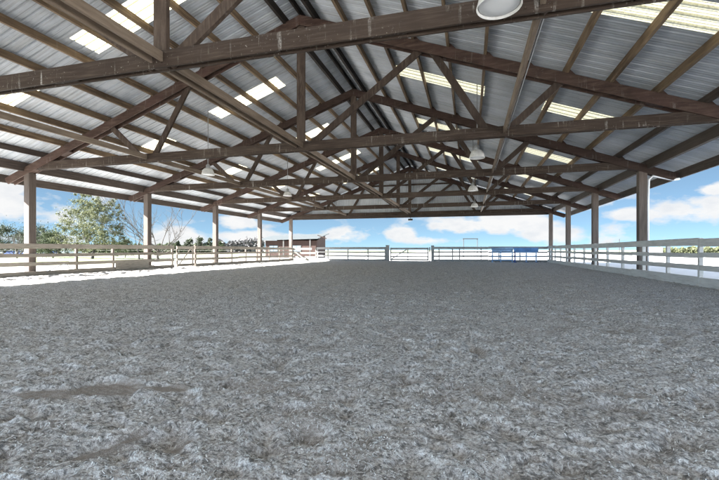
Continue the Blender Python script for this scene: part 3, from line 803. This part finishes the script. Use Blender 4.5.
for k in range(int(Lp/3.0)+1):
    m = MB(); m.box(k*3-.05, k*3+.05, .025, .12, 0, 1.2); m.build('fence_post', M_pale, pf)

# ------------------------------------------------------------------ trees
def limbs(m, base, H, spread, rnd, levels=3, r0=0.14, n0=7, droop=0.0, tips=None, fork=0.25):
    def grow(p, d, L, r, lev):
        pts = [p]; dd = d.copy(); k = 4
        for i in range(k):
            dd = (dd+Vector((rnd.uniform(-.22, .22), rnd.uniform(-.22, .22), rnd.uniform(-.10, .14)-droop*lev))).normalized()
            pts.append(pts[-1]+dd*L/k)
        m.tube(pts, [r*(1-0.17*i) for i in range(len(pts))], 6 if lev < 2 else 4, False)
        if tips is not None and lev >= 1: tips.extend(pts[1:])
        if lev < levels:
            for c in range(rnd.randint(3, 4)):
                q = pts[rnd.randint(2, 4)]
                nd = (dd+Vector((rnd.uniform(-1, 1), rnd.uniform(-1, 1), rnd.uniform(-.3, .7)))*0.75).normalized()
                grow(q, nd, L*rnd.uniform(.5, .72), r*0.5, lev+1)
    b = Vector(base)
    th = H*fork
    tp = [b+Vector((rnd.uniform(-.1, .1)*i, rnd.uniform(-.1, .1)*i, th*i/3)) for i in range(4)]
    m.tube(tp, [r0*1.35, r0*1.1, r0, r0*.9], 8, False)
    for c in range(n0):
        a = 6.283*c/n0+rnd.uniform(-.4, .4); el = rnd.uniform(.5, 1.35)
        d = Vector((math.cos(a)*math.cos(el)*spread, math.sin(a)*math.cos(el)*spread, math.sin(el))).normalized()
        grow(tp[rnd.randint(1, 3)], d, (H-th)*rnd.uniform(.42, .62), r0*rnd.uniform(.4, .6), 0)

def leafy(name, label, px, dep, H, W, mat, nclump, nleaf, size, seed, group=None, trunk=True, clumps=None, cat='tree'):
    rnd = random.Random(seed); X_, Y_ = at(px, dep)
    t = empty(name, (X_, Y_, -0.1)); tag(t, label, cat, group)
    tips = []
    m = MB(); limbs(m, (0, 0, 0), H*0.85, 1.0*W/H*1.3, rnd, 1, 0.02*H, 6, tips=tips)
    m.build('trunk', M_bark, t)
    if clumps is None:
        clumps = []
        for i in range(nclump):
            a = rnd.uniform(0, 6.283); h = rnd.uniform(0.12, 1.0)
            rr_ = W/2*math.sin(math.pi*min(0.98, 0.18+0.78*h**0.9))**0.75*rnd.uniform(.15, 1.0)
            clumps.append((rr_*math.cos(a), rr_*math.sin(a), H*(0.06+0.92*h), rnd.uniform(.07, .15)*W))
    nprng = np.random.default_rng(seed)
    vs = []; fs = []
    per = nleaf//len(clumps)
    for (cx, cy, cz, cr) in clumps:
        g = nprng.normal(0, 1, (per, 3)); g /= np.linalg.norm(g, axis=1)[:, None]
        rad = cr*np.abs(nprng.normal(0, 0.95, per))
        P = g*rad[:, None]*np.array([1, 1, 0.8])+np.array([cx, cy, cz])
        A = nprng.normal(0, 1, (per, 3)); A /= np.linalg.norm(A, axis=1)[:, None]
        B = np.cross(A, nprng.normal(0, 1, (per, 3))); B /= np.linalg.norm(B, axis=1)[:, None]
        sz = size*nprng.uniform(.5, 1.2, per)[:, None]
        q = np.stack([P-A*sz, P+B*sz*.5, P+A*sz, P-B*sz*.5], 1)
        o = len(vs)*1
        base = len(vs); vs += q.reshape(-1, 3).tolist()
        fs += (np.arange(per*4).reshape(per, 4)+base).tolist()
    m = MB(); m.add(vs, fs); m.build('crown', mat, t)
    return t

# the big pale tree: clumps placed as in the photo (two heads, the left one taller)
dep = 52; kx = dep/400.0
cl = []
rnd = random.Random(12)
for (ox, top, w) in [(70, 214, 13), (78, 205, 12), (84, 194, 8), (86, 203, 12), (92, 212, 15), (99, 205, 8), (104, 199, 6), (105, 212, 12), (111, 205, 5), (112, 218, 12), (64, 228, 10),
                     (75, 226, 16), (90, 228, 18), (104, 228, 16), (117, 230, 10), (60, 240, 8), (80, 240, 18), (100, 240, 18), (118, 240, 9)]:
    for k in range(20):
        cl.append(((ox+rnd.uniform(-w, w)*.5-92)*kx, rnd.uniform(-2.2, 2.2), (250-top+rnd.uniform(-10, 4))*kx+EYE, rnd.uniform(.25, .75)*w*kx*.5))
leafy('broadleaf_tree', 'large pale green tree with an uneven crown beyond the left fence', 92, dep, 7.6, 7.5, M_leaf_pale, 0, 28000, 0.105, 5, clumps=cl)
leafy('evergreen_tree', 'dark green bushy tree right behind the nearest left post', 36, 62, 4.6, 6.5, M_leaf_dark, 60, 10000, 0.11, 8)
leafy('evergreen_tree', 'low dark green tree between the post and the large pale tree', 53, 58, 3.7, 4.6, M_leaf_green, 50, 8000, 0.11, 9)
leafy('evergreen_tree', 'dark tree at the left edge of the photo behind a bare grey tree', 3, 75, 5.4, 9, M_leaf_dark, 60, 10000, 0.13, 10)
leafy('shrub', 'small rounded green shrub under the leaning bare tree', 125, 60, 2.7, 3.4, M_leaf_green, 30, 4500, 0.1, 11, cat='shrub')

def bare(label, px, dep, H, spread, seed, levels=3, r0=0.12, n0=7, fork=0.2):
    rnd = random.Random(seed); X_, Y_ = at(px, dep)
    t = empty('bare_tree', (X_, Y_, -0.1)); tag(t, label, 'tree', 'leafless trees beyond the left fence')
    m = MB(); limbs(m, (0, 0, 0), H, spread, rnd, levels, r0, n0, fork=fork)
    m.build('trunk', M_bark, t)
    return t
bare('wide leafless tree with long arching limbs between the second and third left posts', 158, 46, 9.0, 1.9, 42, 3, 0.13, 9, 0.14)
bare('slender leafless tree leaning left beside the large pale tree', 139, 50, 8.2, 0.9, 31, 2, 0.085, 5, 0.25)
bare('bushy grey leafless tree at the left edge left of the first post', 17, 55, 4.6, 1.3, 33, 3, 0.09, 9, 0.15)

# small far trees on the skyline left of the middle
def far_tree(px, top, wpx, dep, seed, label, mat, density=1500):
    k = dep/400.0
    return leafy('far_tree', label, px, dep, (250-top)*k+EYE, wpx*k*1.35, mat, 26, density*2, 0.0024*dep, seed, group='small trees on the left skyline')
far_tree(200.5, 236.5, 8, 110, 1, 'upright dark little tree on the skyline just left of the third left post', M_leaf_dark)
far_tree(189, 239, 8, 110, 2, 'rounded little tree on the skyline midway between second and third left posts', M_leaf_dark)
far_tree(178, 241, 5, 110, 3, 'tiny round skyline tree right of the wide leafless tree', M_leaf_dark, 900)
far_tree(210, 238, 6, 110, 4, 'thin skyline tree partly hidden by the third left post', M_leaf_dark, 900)
far_tree(170, 243, 10, 115, 5, 'low wide skyline bush under the leafless tree branches', M_leaf_green, 1200)
far_tree(221, 242, 8, 115, 6, 'low skyline bush just right of the third left post', M_leaf_green, 1200)

# far woods: reads as a single mass
def woods(name, label, x0, x1, dep, hmin, hmax, mat, n, size, seed):
    rg = np.random.default_rng(seed); vs = []
    px = rg.uniform(x0, x1, n); dd = dep+rg.uniform(-6, 6, n)
    env = hmin+(hmax-hmin)*(0.5*vnoise(px*0.11, px*0, seed)+0.5*vnoise(px*0.45, px*0, seed+2))
    hh = env*rg.uniform(0, 1, n)**0.8
    lat = (px-359.5)/400*dd; X = lat*CY-dd*SY; Y = dd*CY+lat*SY
    P = np.stack([X, Y, hh-0.1], 1)
    A = rg.normal(0, 1, (n, 3)); A /= np.linalg.norm(A, axis=1)[:, None]
    B = np.cross(A, rg.normal(0, 1, (n, 3))); B /= np.linalg.norm(B, axis=1)[:, None]
    sz = size*rg.uniform(.5, 1.3, n)[:, None]
    q = np.stack([P-A*sz, P+B*sz*.55, P+A*sz, P-B*sz*.55], 1).reshape(-1, 3)
    m = MB(); m.add(q.tolist(), np.arange(n*4).reshape(n, 4).tolist())
    o = m.build(name, mat); tag(o, label, 'woods', kind='stuff')
woods('bare_woods', 'grey leafless wood far off behind the left fence', 214, 264, 150, 2.0, 6.5, M_twig, 9000, 0.42, 2)
woods('low_woods', 'distant green wood line low behind the left pasture', -90, 214, 170, 2.2, 4.6, M_leaf_green, 20000, 0.6, 5)
woods('scrub', 'low pale green scrub line beyond the right fence', 655, 860, 150, 1.0, 2.9, M_leaf_pale, 14000, 0.5, 7)

# ------------------------------------------------------------------ world: sky with cumulus
w = bpy.data.worlds.new('World'); scene.world = w; w.use_nodes = True
nt = w.node_tree; nd = nt.nodes; lk = nt.links
bg = nd['Background']
EXPO = 3.75; KS = 8.0/2**EXPO
def dl(r, g, b): k = 1/(2**EXPO*0.05); return (r*k, g*k, b*k, 1)
SUN = Vector((-1.0, -0.6, 0.70)).normalized()
sky = nd.new('ShaderNodeTexSky'); sky.sky_type = 'NISHITA'; sky.sun_disc = False
sky.sun_elevation = math.asin(SUN.z); sky.sun_rotation = math.atan2(SUN.x, SUN.y) % (2*math.pi)
sky.air_density = 0.4; sky.dust_density = 0.0; sky.ozone_density = 3.0; sky.altitude = 3000
tc = nd.new('ShaderNodeTexCoord')
def wm(op, a, b=None, c=None, clamp=False):
    m = nd.new('ShaderNodeMath'); m.operation = op; m.use_clamp = clamp
    for i, v in enumerate((a, b, c)):
        if v is None: continue
        if isinstance(v, (int, float)): m.inputs[i].default_value = v
        else: lk.new(v, m.inputs[i])
    return m.outputs[0]
mp = nd.new('ShaderNodeMapping'); mp.inputs['Scale'].default_value = (1, 1, 2.1); lk.new(tc.outputs['Generated'], mp.inputs['Vector'])
def wnoise(scale, detail, rough):
    n = nd.new('ShaderNodeTexNoise'); n.inputs['Scale'].default_value = scale; n.inputs['Detail'].default_value = detail; n.inputs['Roughness'].default_value = rough
    lk.new(mp.outputs[0], n.inputs['Vector']); return n.outputs['Fac']
n1 = wnoise(9.0, 8, 0.58); n2 = wnoise(2.6, 4, 0.5)
blob = None
BL = [(75, 215, 48, 26), (8, 208, 34, 16), (8, 188, 20, 7), (238, 221, 22, 9), (250, 237, 40, 7), (345, 234, 36, 10), (300, 239, 30, 7), (403, 235, 22, 9), (458, 227, 34, 10), (512, 224, 46, 13),
      (545, 234, 44, 9), (420, 240, 40, 5), (612, 234, 30, 13), (632, 214, 40, 7), (700, 207, 60, 17), (712, 190, 22, 8), (585, 206, 30, 5), (370, 216, 20, 3), (60, 240, 60, 12), (180, 238, 30, 10), (-60, 200, 50, 25), (800, 215, 60, 25), (900, 200, 60, 15)]
for (px, py, rx, ry) in BL:
    u, v = (px-359.5)/400, (250-py)/400
    d = Vector((u*CY-SY, CY+u*SY, v)); ln_ = d.length; d.normalize()
    side = Vector((CY, SY, 0)); 
    sx_ = rx/400/ln_*(0.75 if abs(u) > .5 else .95); sz_ = ry/400/ln_
    sub = nd.new('ShaderNodeVectorMath'); sub.operation = 'SUBTRACT'; lk.new(tc.outputs['Generated'], sub.inputs[0]); sub.inputs[1].default_value = d
    scl = nd.new('ShaderNodeVectorMath'); scl.operation = 'MULTIPLY'; lk.new(sub.outputs[0], scl.inputs[0]); scl.inputs[1].default_value = (1/sx_, 1/sx_, 1/sz_)
    le = nd.new('ShaderNodeVectorMath'); le.operation = 'LENGTH'; lk.new(scl.outputs[0], le.inputs[0])
    f = wm('SUBTRACT', 1.35, le.outputs['Value'], clamp=True)
    blob = f if blob is None else wm('MAXIMUM', blob, f)
dens = wm('ADD', wm('MULTIPLY', blob, 0.56), wm('MULTIPLY', wm('SUBTRACT', n1, 0.5), 2.1))
gen = wm('MULTIPLY', wm('SUBTRACT', wm('ADD', n1, wm('MULTIPLY', n2, 1.0)), 1.10), 1.5)     # loose clouds elsewhere in the sky
dt = nd.new('ShaderNodeVectorMath'); dt.operation = 'DOT_PRODUCT'; lk.new(tc.outputs['Generated'], dt.inputs[0]); dt.inputs[1].default_value = (-SY, CY, 0)
fill_clouds = wm('MULTIPLY', wm('SUBTRACT', 0.60, dt.outputs['Value']), 2.2, clamp=True)     # unseen bright clouds added behind and above the camera to fill the shade
gen = wm('ADD', gen, wm('MULTIPLY', fill_clouds, 0.32))
dens = wm('MAXIMUM', dens, gen)
mask = wm('MULTIPLY', wm('SUBTRACT', dens, 0.15), 3.6, clamp=True)
# pale band of haze near the horizon
sp_ = nd.new('ShaderNodeSeparateXYZ'); lk.new(tc.outputs['Generated'], sp_.inputs[0])
hz = wm('MULTIPLY', wm('SUBTRACT', 0.42, sp_.outputs[2]), 2.4, clamp=True)
CLOUD = (5.6, 5.9, 6.3); shade = wm('MULTIPLY', wm('SUBTRACT', wnoise(18.0, 5, 0.6), 0.45), 1.6, clamp=True)
cc = nd.new('ShaderNodeMix'); cc.data_type = 'RGBA'; lk.new(shade, cc.inputs[0]); cc.inputs[6].default_value = dl(1.0, 0.985, 0.965); cc.inputs[7].default_value = dl(.64, .69, .77)
SKYTINT = nd.new('ShaderNodeMix'); SKYTINT.data_type = 'RGBA'; SKYTINT.blend_type = 'MULTIPLY'; SKYTINT.inputs[0].default_value = 1.0
lk.new(sky.outputs[0], SKYTINT.inputs[6]); SKYTINT.inputs[7].default_value = (0.47*KS, 0.48*KS, 0.39*KS, 1)
h1 = nd.new('ShaderNodeMix'); h1.data_type = 'RGBA'; lk.new(wm('MULTIPLY', hz, 0.5), h1.inputs[0]); lk.new(SKYTINT.outputs[2], h1.inputs[6]); h1.inputs[7].default_value = dl(.43, .68, .88)
mx = nd.new('ShaderNodeMix'); mx.data_type = 'RGBA'; lk.new(wm('MULTIPLY', mask, 0.92), mx.inputs[0]); lk.new(h1.outputs[2], mx.inputs[6]); lk.new(cc.outputs[2], mx.inputs[7])
br = nd.new('ShaderNodeVectorMath'); br.operation = 'SCALE'; lk.new(mx.outputs[2], br.inputs[0]); lk.new(wm('ADD', 1.0, wm('MULTIPLY', fill_clouds, 4.6)), br.inputs['Scale'])
lk.new(br.outputs[0], bg.inputs['Color']); bg.inputs['Strength'].default_value = 0.05

sl = bpy.data.lights.new('sun', 'SUN'); sl.energy = 3.8; sl.angle = math.radians(0.5); sl.color = (1.0, 0.98, 0.95)
so = bpy.data.objects.new('sun', sl); COL.objects.link(so)
so.rotation_euler = (-SUN).to_track_quat('-Z', 'Y').to_euler(); so.location = (-30, -20, 40)

# ------------------------------------------------------------------ camera
cd = bpy.data.cameras.new('camera'); cam = bpy.data.objects.new('camera', cd); COL.objects.link(cam)
cam.location = (0, 0, EYE); cam.rotation_euler = (math.radians(90), 0, YAW)
cd.sensor_width = 36; cd.lens = 36*400/719.0; cd.shift_y = 10/719.0; cd.clip_end = 6000; cd.clip_start = 0.05
scene.camera = cam
scene.view_settings.view_transform = 'Standard'; scene.view_settings.look = 'None'
scene.view_settings.exposure = EXPO; scene.view_settings.gamma = 1.0; scene.view_settings.use_curve_mapping = False
scene.cycles.max_bounces = 10; scene.cycles.diffuse_bounces = 6
scene.cycles.use_denoising = True
